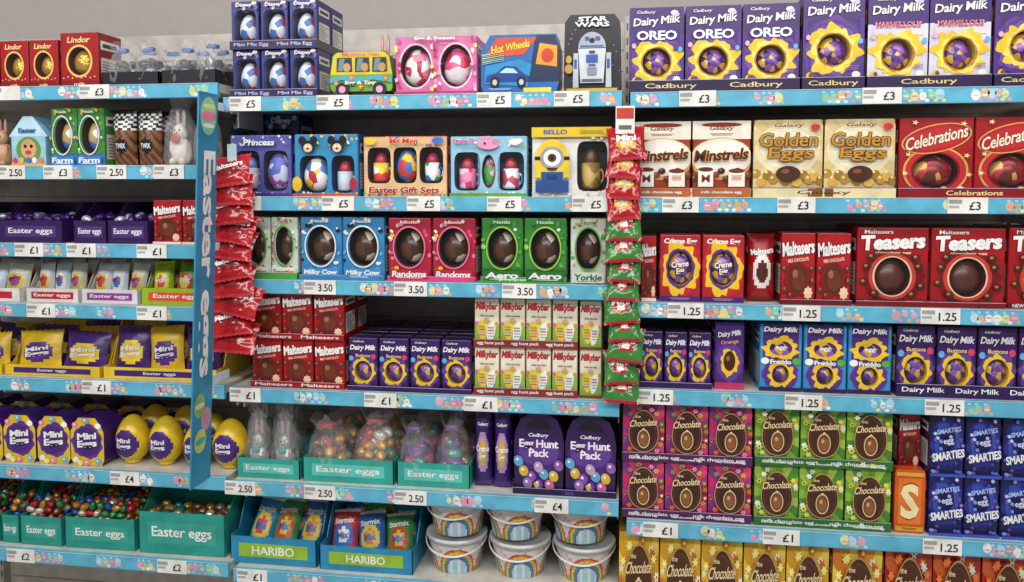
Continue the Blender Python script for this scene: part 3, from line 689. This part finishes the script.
# L5
yb=pf('e8bc1a','4a209a','5a2ca8','e8bc1a'); pb_=pf('44208c','e8bc1a','f0d030','5a2ca8')
me=[('Mini\nEggs',WHT,.45,.55,.26,5)]; me2=[('Mini\nEggs','3a1c80',.45,.5,.24,5)]
row('display_tray_of_sweet_bags',t_pouches(M('dcb61c'),[pb_,yb],2,.22,.6,PUR,0,-12,me),'L5',-60,2,1,330,.2,1)
row('display_tray_of_sweet_bags',t_pouches(M('dcb61c'),[yb,pb_],2,.22,.9,PUR,0,-12,me),'L5',3,100,1,328,.2,1)
row('display_tray_of_sweet_bags',t_pouches(M('e4c02c'),[pb_,yb],3,.2,.98,PUR,0,-10,me),'L5',102,216,1,322,.2,1)
# L6
def giantegg(w,h,d):
    b=B(); y=M('e8c01a',.28); pu=M('44208c',.28)
    def fn(u,v): return pu if math.hypot((u-.75)/.14,(v-.46)/.2)<1 else y
    b.egg(0,d/2,h*.51,w*.47,min(w*.47,d*.5),h*.49,y,fn=fn,seg=48,rings=32)
    b.lathe([(w*.2,0),(w*.24,.004),(w*.22,.012)],y,0,d/2,0,seg=20)
    vs,fs=TXT('Mini\nEggs',.03); rr=min(w*.47,d*.5)
    b.add([(a*w*.42,d/2-rr*1.04*math.sqrt(max(0,1-(a*.42/.47)**2))-.001,h*.47+c*h*.24) for a,c in vs],fs,WHT); return b
def minibox(w,h,d):
    p=Pack(w,h,d,'3c1d8a','e4bc14',outline=[(.08,0),(.92,0),(1,.12),(1,.7),(.9,.86),(.75,1),(.25,1),(.1,.86),(0,.7),(0,.12)])
    p.splat(.5,.5,0,0,.46,.36,'5a2ca8',5,amp=.08); p.splat(.5,.5,0,0,.4,.3,'44208c',7,amp=.06); p.text('Mini\nEggs',.5,.52,.6,.34,WHT,6,.1,.04,out='2a1260')
    for a,b_,c in((.15,.85,'f080a0'),(.85,.84,'f4f2ee'),(.16,.12,'f4f2ee'),(.84,.1,'58b0e0'),(.5,.07,'f080a0'),(.3,.06,'f4e060'),(.5,.95,'58b0e0')): p.ell(a,b_,.09,.06,c); p.ell(a-.02,b_+.01,.03,.02,'fcf8f0')
    return p
row('mini_egg_gift_box',minibox,'L6',-62,104,5,415,.09,1)
row('mini_egg_gift_box',minibox,'L6',-62,190,7,403,.09,1,yf=.24)
row('giant_novelty_egg',giantegg,'L6',105,173,2,420,.1,2)
row('giant_novelty_egg',giantegg,'L6',203,240,1,424,.1,1)
row('giant_novelty_egg',giantegg,'L6',174,202,1,428,.09,2)
# L7
mc2=[FO('b8303a'),FO('c89030'),FO('3a8848'),FO('2a58a8'),FO('c8c0b0'),FO('a06030')]
for a,b_ in((-62,-2),(0,18),(20,62),(64,134)): row('display_tray_of_foil_eggs',t_pile(M('1f9688'),mc2,.012,6,.5,.98,'30a090'),'L7',a,b_,1,488,.24,1)
def lidbox(w,h,d):
    b=tray_b(w,d*.55,h*.62,h*.8,M('1f9688'),inner='30a090')
    b.T=Matrix.Translation((0,d*.6,0)); tray_b(w,d*.4,h*.86,h,M('27a898'),b); b.T=None
    pile(b,w-.012,d*.5,.004,4,.016,[FO('8a5a38'),FO('d8c8b0'),FO('c8a040'),FO('2a8a80')]); return b
row('display_tray_of_foil_eggs',lidbox,'L7',138,224,1,488,.26,1)

# ================= CENTER BAY
dz=d_frozen('24246a','2c3480',['b83040','c8d0e4','3a70b8','e8e6e0','d8dce8'])
row('character_egg_pack',dz,'C1',231,318,3,0,.09,2,stack=2,tray=('28205e',.022,'Mini Mix Egg','c8c0e8'))
row('van_shaped_gift_box',van,'C1',330,393,1,52,.09,1)
row('character_egg_gift_box',d_pinkbox,'C1',395,478,1,36,.1,2)
row('toy_car_egg_gift_box',hotw,'C1',480,560,1,34,.1,1)
row('robot_egg_gift_box',robot,'C1',563,622,1,14,.1,1)
row('toy_animal_figure',bunny(M('a88256'),'5a3a1c'),'C1',370,394,1,32,.06,1,yf=.15)
# C2
def mouse(p):
    for a,b_ in((.24,.8),(.7,.8)):
        p.ell(a,b_,.1,.1,BLK);p.ell(a-.09,b_+.1,.06,.07,BLK);p.ell(a+.09,b_+.1,.06,.07,BLK);p.ell(a,b_-.02,.07,.07,'e8b890'); p.ell(a-.025,b_,.015,.025,WHT);p.ell(a+.025,b_,.015,.025,WHT);p.ell(a,b_-.03,.02,.015,BLK)
    p.ell(.07,.2,.08,.12,'e0b420'); p.rect(0,0,1,.05,'d84a1a'); p.ell(.95,.2,.06,.1,'b82030')
row('boxed_mug_gift_set',d_gift('3a3a88','5456a0',[(.28,.42,.2,.33,5,mug_in(M('c8cce0'),M('7a88c8'))),(.74,.42,.2,.33,5,egg_in(CONF(['5a68c8','c8ccec','a040a0'],60),.95))],lambda p:(p.text('Princess',.5,.88,.5,.1,WHT,0,.2,.02,out='2a2a78'),p.rect(0,0,1,.05,'3a2a80')),None,back='303058',spk=('a8b0e8','e8e8f4','8a5ac0')),'C2',230,292,1,135,.12,1)
row('boxed_mug_gift_set',d_gift('2870b0','308ec0',[(.3,.36,.22,.3,5,egg_in(CONF(['c82030','f4f2ee','f0c020','3a78c8'],45),.95)),(.76,.36,.18,.3,5,mug_in(M('c8d8e4')))],mouse,None,back='1c3a70'),'C2',294,359,1,134,.12,1)
row('boxed_mug_gift_set',d_gift('b03a20','e0b888',[(.19,.52,.14,.3,5,mug_in(CONF(['e83a3a','f5cb12','f4f2ee'],50))),(.5,.52,.14,.3,5,egg_in(CONF(['f5cb12','3a78c8','d83a3a'],50),.95)),(.81,.52,.14,.3,5,mug_in(CONF(['48a858','f4f2ee','3a78c8'],50)))],lambda p:(p.burst(.1,.92,.08,.07,'e8c020'),p.text('Mr Men',.5,.92,.34,.09,'d82a2a',0,0,.03,out='f4f0e4'),p.burst(.9,.92,.08,.07,'3a78c8')),'Easter Gift Sets','b01828',back='4a2a28',spk=('e83a3a','3a78c8','48a858','f5cb12')),'C2',362,448,1,136,.12,2)
def pig(p):
    p.ell(.5,.87,.14,.09,'e898bc'); p.ell(.6,.9,.05,.05,'d87aa4'); p.ell(.44,.97,.03,.03,'e898bc');p.ell(.5,.98,.03,.03,'e898bc'); p.ell(.46,.88,.015,.02,BLK)
    p.text('Peppa Pig',.2,.92,.32,.08,'d8307a',0,0,.03,out=WHT); p.rect(0,0,1,.06,'50a038'); p.ell(.85,.9,.08,.05,WHT); p.ell(.9,.92,.05,.04,WHT)
row('boxed_mug_gift_set',d_gift('70a8cc','90c4dc',[(.22,.42,.17,.32,5,mug_in(CONF(['f080b0','f4c8dc','d83a6a'],50))),(.5,.42,.09,.28,2,egg_in(CONF(['e83a8a','f8d0e0','58b040'],60),.95)),(.79,.42,.17,.32,5,mug_in(CONF(['58a8e0','e8f0f4','d83a5a'],50)))],pig,None,back='3a5a78',spk=('e8f0f4','f0a8c8','78c060')),'C2',450,528,1,136,.12,2)
def minion(p):
    p.rect(0,.86,1,1,'e0bc1a'); p.text('BELLO',.3,.93,.3,.07,'2a58b0',0,0,.03); p.lines(.75,.94,.3,3,'8a7a30')
    p.ell(.26,.5,.22,.33,'e8c42a'); p.rect(.04,.28,.48,.5,'e8c42a'); p.rect(.05,.06,.47,.24,'24508f'); p.rect(.12,.2,.4,.36,'24508f'); p.rect(.04,.53,.48,.58,BLK)
    p.ell(.26,.56,.15,.16,'989ca4'); p.ell(.26,.56,.11,.12,WHT); p.ell(.26,.56,.055,.06,'5a3418'); p.ell(.26,.56,.025,.03,BLK); p.pg([(.18,.42),(.34,.42),(.3,.38),(.22,.38)],'4a2020'); p.rect(.2,.26,.32,.32,'1c3c70')
row('boxed_mug_gift_set',d_gift('c8c4bc','e0ded8',[(.76,.44,.19,.36,6,mug_in(CONF(['a8823a','8a6a30','c8a850'],40),M('5a4030')))],minion,None,back='2c2624',spk=('e0ded8','d0ccc4')),'C2',531,612,1,127,.12,2)
row('stacked_egg_carton',d_frozen('24246a','28306c',['a83040','c8d0e4','3a70b8']),'C2',230,300,2,114,.1,1,yf=.2)
# C3
row('boxed_chocolate_egg',d_c3('c8d4c0',['48a030','c82838','e8e6e0'],txt='Smarties',txtc='c82838',low='d8e0d0'),'C3',243,298,2,217,.085,3,tray=('3f9a34',.016,None,WHT))
row('boxed_chocolate_egg',d_c3('3488c4',['e8e6e0','18181c','e8e6e0','58a8dc'],txt='Milky Cow'),'C3',300,385,2,217,.085,3,tray=('2a7cb8',.012,None,WHT))
row('boxed_chocolate_egg',d_c3('b81c38',['e87098','e8e6e0','e8c012','d83a60'],txt='Randoms'),'C3',388,476,2,218,.085,3,tray=('d83a78',.012,None,WHT))
row('boxed_chocolate_egg',d_c3('338a30',['98c838','e8e6e0','2a6a20','58b040'],txt='Aero',low='286a24'),'C3',481,567,2,218,.085,3,tray=('3a9a34',.014,'peppermint',WHT))
row('boxed_chocolate_egg',d_c3('d0d6c8',['5aa83a','3c8a34','b89840'],txt='Yorkie',txtc='2a6a20'),'C3',570,607,1,218,.085,3)
# C4
row('boxed_chocolate_egg',d_malt,'C4',251,345,3,291,.09,2,stack=2,tray=('a00e16',.016,'Maltesers',WHT))
row('boxed_chocolate_egg',d_smallmilk,'C4',348,472,4,339,.09,3,tray=('2c145e',.012,None,WHT))
def milky(w,h,d):
    p=Pack(w,h,d,'d8ccaa','e8dfc8'); p.rect(0,0,1,.42,'8ab040'); p.ell(.5,.42,.42,.12,'e8d460'); p.text('Milkybar',.5,.82,.9,.2,'b81c28',0,.15,.04); p.text('white chocolate',.5,.64,.6,.04,'6a4a20')
    p.ell(.3,.32,.17,.22,'e8c430',10);p.ell(.68,.3,.17,.22,'ecebe6',-10)
    for i in range(4): p.rect(.17,.22+.06*i,.43,.24+.06*i,['d83a4a','58a8d8','d83a4a','48a050'][i]); p.rect(.55,.2+.06*i,.81,.22+.06*i,['58a8d8','d8a030','c83a8a','48a050'][i])
    p.burst(.5,.55,.12,.06,'d8a070'); p.ell(.08,.48,.07,.04,'c86a9a'); p.ell(.92,.48,.07,.04,'e08a30'); p.rect(0,0,1,.06,'7a3a18'); return p
row('boxed_white_chocolate_egg',milky,'C4',474,578,4,299,.085,2,stack=2,tray=('8a2820',.02,'egg hunt pack',WHT))
row('boxed_white_chocolate_egg',milky,'C4',579,602,1,301,.085,2,stack=2)
# C5
row('display_tray_of_chocolate_bunnies',lambda w,h,d: tray_b(w,d,h*.95,h,M('2aa090'),inner='58c0b4'),'C5',236,300,1,458,.22,1,j=0)
row('chocolate_bunny',bagbunny(FO('d0ccc4'),'2fa89a'),'C5',241,294,2,412,.06,1,yf=.03,zoff=.004)
row('chocolate_bunny',bagbunny(FO('a8ccc8'),'d84a6a'),'C5',242,292,2,404,.06,2,yf=.095,zoff=.004)
tb=M('2aa090')
gb=[FO('d8a030'),FO('ece8e0'),FO('c84a4a'),FO('5a8a48'),FO('d8a030'),FO('8a5a38')]
pk=[FO('d8508c'),FO('7a48c8'),FO('c8b048'),FO('38a090'),FO('c82a5a')]
row('tray_of_wrapped_chocolates',bagtray(tb,gb,2,'b84a50',.016,.3,'58c0b4'),'C5',302,394,1,404,.22,1,j=0)
row('tray_of_wrapped_chocolates',bagtray(tb,pk,2,'7a58b8',.018,.3,'58c0b4'),'C5',396,470,1,408,.22,1,j=0)
row('bag_of_chocolates',pouchobj(pf('35187a','d8b020','a890d8','4a2c98'),[('Creme\nEgg',WHT,.45,.7,.2,0),('Cadbury',WHT,.8,.6,.05,0)]),'C5',472,511,2,410,.06,3)
row('egg_hunt_carry_box',handlebox,'C5',513,617,2,414,.1,2,tray=('24104e',.016,None,WHT))
# C6
cf=[pf('2090b8','d83a4a','e8c838','e8e6e0'),pf('3c9850','e8c838','d8541a','e8e6e0'),pf('3068b8','e08a28','e8c838','e8e6e0'),pf('c83a4a','f4f2ee','3a78d0','e8e6e0')]
hl=[('Starmix',WHT,.75,.7,.12,5),('Mix','2a58b0',.45,.4,.14,5)]
row('display_tray_of_sweet_bags',t_pouches(M('2088b4'),cf,3,.4,1.0,'90b828',6,-34,hl,'HARIBO'),'C6',229,316,1,498,.24,1,j=0)
row('display_tray_of_sweet_bags',t_pouches(M('2088b4'),cf[::-1],3,.42,.98,'90b828',-6,-34,hl,'HARIBO'),'C6',319,413,1,514,.24,1,j=0)
row('easter_bucket',bucket,'C6',416,612,3,506,.165,1,stack=2,yf=.02,j=8)

# ================= RIGHT BAY
tp=('24104e',.03,'Cadbury','e0c880')
row('boxed_chocolate_egg',d_milk(sub='OREO',mid='4a2a9c'),'R1',629,800,3,5,.1,2,tray=tp)
row('boxed_chocolate_egg',d_milk(mid='4a2a9c',win=.42,seed=3),'R1',802,865,1,-6,.1,2,tray=tp)
row('boxed_chocolate_egg',d_milk(mid='d8d2e0',sub='MARVELLOUS',subc='c83a4a',subo='e8e4ee',sh=.06,win=.36,seed=2),'R1',867,992,2,-8,.1,2,tray=tp)
row('boxed_chocolate_egg',d_milk(mid='4a2a9c',win=.42,seed=6),'R1',994,1062,1,-10,.1,2,tray=tp)
row('boxed_chocolate_egg',d_minstrels,'R2',633,751,2,121,.1,2,tray=('e4dac8',.022,'Minstrels','6a2a18'))
row('boxed_chocolate_egg',d_golden,'R2',753,896,2,119,.1,2,tray=('dccb98',.022,'Galaxy','6a2a18'))
row('boxed_chocolate_egg',d_celeb,'R2',898,1052,2,117,.1,2,tray=('880c14',.022,'Celebrations','f0d890'))
row('boxed_chocolate_egg',d_malt,'R3',641,657,1,236,.09,2)
row('boxed_chocolate_egg',d_creme,'R3',659,745,2,235,.09,2)
row('bag_of_chocolates',pouchobj(pf('a80e16','5a2414','f0e8e0','7a0a10'),[('Maltesers',WHT,.75,.8,.09,8)]),'R3',748,778,1,234,.07,2)
row('boxed_chocolate_egg',d_malt,'R3',780,852,2,233,.09,2,tray=('6a0a10',.012,None,WHT))
row('boxed_chocolate_egg',d_teasers,'R3',856,1006,2,228,.1,2,tray=('7a0a10',.012,None,WHT))
row('boxed_chocolate_egg',d_teasers,'R3',1008,1082,1,228,.1,2)
row('boxed_chocolate_egg',d_smallmilk,'R4',640,712,3,332,.085,2,tray=('2c145e',.014,None,WHT))
row('boxed_chocolate_egg',d_thank,'R4',714,745,1,322,.085,2)
row('boxed_chocolate_egg',d_freddo,'R4',759,893,3,325,.09,2)
row('boxed_chocolate_egg',d_smallmilk,'R4',896,1060,4,327,.09,2,tray=('2c145e',.03,'Dairy Milk',WHT))
pc=d_choc(['c8245e','a82a80','d83a6a','7a2a98'],base='981c54',egg='3a1c10',deco=['e8b030','58a838','f4f2ee','e8541a','5a2a98','f080b0'],seed=5)
lc=d_choc(['6aa428','88b830','4a8a28','a0c040'],base='3c7a20',egg='42200f',deco=['e8d040','f4f2ee','2a7a28','d0e060'],seed=7)
yc=d_choc(['e0b018','d89c18','ecc840'],base='c88a10',deco=['f4f2ee','d86a20','f8e880'])
rc=d_choc(['c03820','d05a28','b02418'],base='a01c14',deco=['e8b030','f4f2ee','e87830'])
row('boxed_chocolate_egg',pc,'R5',622,752,3,405,.09,2,stack=2,tray=('4a1a5e',.022,'milk chocolate egg',WHT))
row('boxed_chocolate_egg',lc,'R5',754,892,3,406,.09,2,stack=2,tray=('24682a',.022,'milk chocolate egg',WHT))
row('boxed_chocolate_egg',d_malt,'R5',897,920,1,412,.09,1,stack=2,yf=.06)
def sbox(w,h,d):
    p=Pack(w,h,d,'b8400c','d0540f',outline=[(.05,0),(.95,0),(1,.06),(1,.94),(.95,1),(.05,1),(0,.94),(0,.06)])
    p.rect(.12,.14,.88,.86,'e8701c'); p.text('S',.5,.5,.62,.56,'f0dca0',0,0,.04,out='982c08'); p.rect(.05,.03,.95,.1,'e0a030'); p.rect(.05,.9,.95,.96,'e0a030')
    p.lines(.5,.075,.5,2,'8a2808'); return p
row('letter_gift_box',sbox,'R5',894,926,1,470,.03,1,yf=.012)
row('boxed_chocolate_egg',d_smart,'R5',928,1076,4,418,.09,2,stack=2,yf=.018)
row('boxed_chocolate_egg',yc,'R6',618,829,5,538,.09,2,tray=('b87a10',.02,'milk chocolate egg',WHT))
row('boxed_chocolate_egg',d_choc(['e09818','d87818','ecc840'],base='c87010',deco=['f4f2ee','d86a20','f8e880']),'R6',831,882,1,545,.09,2)
row('boxed_chocolate_egg',rc,'R6',884,1080,4,550,.09,2)

# ================= clip strips & sign
def clip(name,pxc,pt,pbm,wpx,n,fns,y=-.03,tag=True,jit=7,lab=None):
    b=B(); x,zt=W(pxc,pt,y); _,zb=W(pxc,pbm,y); wd=W(pxc+wpx/2,(pt+pbm)/2,y)[0]-W(pxc-wpx/2,(pt+pbm)/2,y)[0]
    b.box(-.012,.012,.006,.0075,0,zt-zb+.06,M('b8ccd4',.2)); st=(zt-zb)/n
    if tag:
        b.box(-.022,.022,.0035,.006,zt-zb+.01,zt-zb+.075,'e8e6e0'); b.box(-.02,.02,.003,.0035,zt-zb+.045,zt-zb+.07,'c83a28'); b.box(-.015,.015,.003,.0035,zt-zb+.02,zt-zb+.03,'6a6a6a')
    for i in range(n):
        random.seed(i+3)
        b.T=Matrix.Translation((random.uniform(-.007,.007),-.014,st*i+random.uniform(-.004,.004)))@Matrix.Rotation(math.radians(-26+random.uniform(-6,4)),4,'X')@Matrix.Rotation(math.radians(random.uniform(-jit,jit)),4,'Y')
        b.pouch(wd*random.uniform(.92,1.05),st*1.8,.026,fns(i),18,14,.003,lab)
    b.T=None; b.obj(name,(x,y,zb))
SH=.16
def rb(u,v):
    if v<.07 or v>.93: return M('c8303a',SH)
    r=math.hypot((u-.5)/.4,(v-.5)/.3)
    return M('8a0c14',SH) if r<.8 else M('b01019',SH)
def rb2(u,v):
    if v<.07 or v>.93: return M('c03038',SH)
    r=math.hypot((u-.5)/.36,(v-.45)/.28)
    return M('e0c890',SH) if r<.45 else (M('d89828',SH) if r<.75 else M('b01218',SH))
def gb2(u,v):
    if v<.1 or v>.9: return M('b01c28',SH)
    r=math.hypot((u-.5)/.34,(v-.45)/.25)
    return M('e8dcc8',SH) if r<.35 else (M('b81c28',SH) if r<.75 else M('3a7a30',SH))
clip('hanging_strip_of_sweet_bags',231,168,352,46,10,lambda i:rb,-.045,False,13,[('Maltesers',WHT,.62,.7,.18,8)])
clip('hanging_strip_of_sweet_bags',625,138,402,37,13,lambda i:rb2 if i>8 else gb2,-.03,True,6,[('Mini',WHT,.6,.5,.2,0)])
b=B(); xs=-1.02; _,zt=W(208,92,-.1); _,zb=W(196,489,-.2); t=.002; hh=zt-zb
def yy(v,u): return -.13-.08*(1-v)+.09*u
def fp(u,v,xo=0): return (xo,yy(v,u),v*hh)
b.add([fp(0,0,-t),fp(1,0,-t),fp(1,1,-t),fp(0,1,-t),fp(0,0,t),fp(1,0,t),fp(1,1,t),fp(0,1,t)],[(0,3,2,1),(4,5,6,7),(0,1,5,4),(1,2,6,5),(2,3,7,6),(3,0,4,7)],M('2488b0',.4))
def fel(cu,cv,ru,rv,mat,k):
    n=20; b.add([fp(cu+ru*math.cos(2*math.pi*i/n),cv+rv*math.sin(2*math.pi*i/n),t+.0004*k) for i in range(n)],[list(range(n))],mat)
fel(.5,.94,.42,.05,M('8fd0a0'),1);fel(.5,.94,.4,.012,M('f080a0'),2);fel(.5,.965,.3,.006,M('f5e060'),2);fel(.5,.915,.3,.006,M('f4f2ee'),2)
fel(.35,.2,.28,.03,M('88b848'),1);fel(.68,.16,.26,.03,M('c890a8'),2);fel(.4,.11,.3,.03,M('c8c860'),3);fel(.35,.2,.25,.008,M('d8d8d4'),2);fel(.4,.11,.27,.008,M('3ab0a0'),4)
vs,fs=TXT('Easter eggs',.03)
b.add([fp(.5+r*.8,.56-q*.58,t+.001) for q,r in vs],fs,WHT)
for v in(.97,.6,.25): b.box(-.002,.002,yy(v,1),-.013,v*hh-.01,v*hh+.01,'c8d8e0')
b.obj('easter_aisle_sign',(xs,0,zb))

# ================= lights
w=bpy.data.worlds.new('world'); sc.world=w; w.use_nodes=True; bg=w.node_tree.nodes['Background']; bg.inputs[0].default_value=(.96,.97,1,1); bg.inputs[1].default_value=.3
def area(nm,loc,sx,sy,e,rx=0):
    l=bpy.data.lights.new(nm,'AREA'); l.shape='RECTANGLE'; l.size=sx;l.size_y=sy;l.energy=e; l.color=(1,.985,.96)
    o=bpy.data.objects.new(nm,l); o.location=loc; o.rotation_euler=(math.radians(rx),0,0); sc.collection.objects.link(o)
area('ceiling_strip_light',(-.3,-1.1,3.1),5,.25,46,15)
area('ceiling_strip_light',(-.3,-3.0,3.1),5,.4,98,45)
print('OBJ',len(bpy.data.objects),{k:round(v,3) for k,v in SZ.items()})
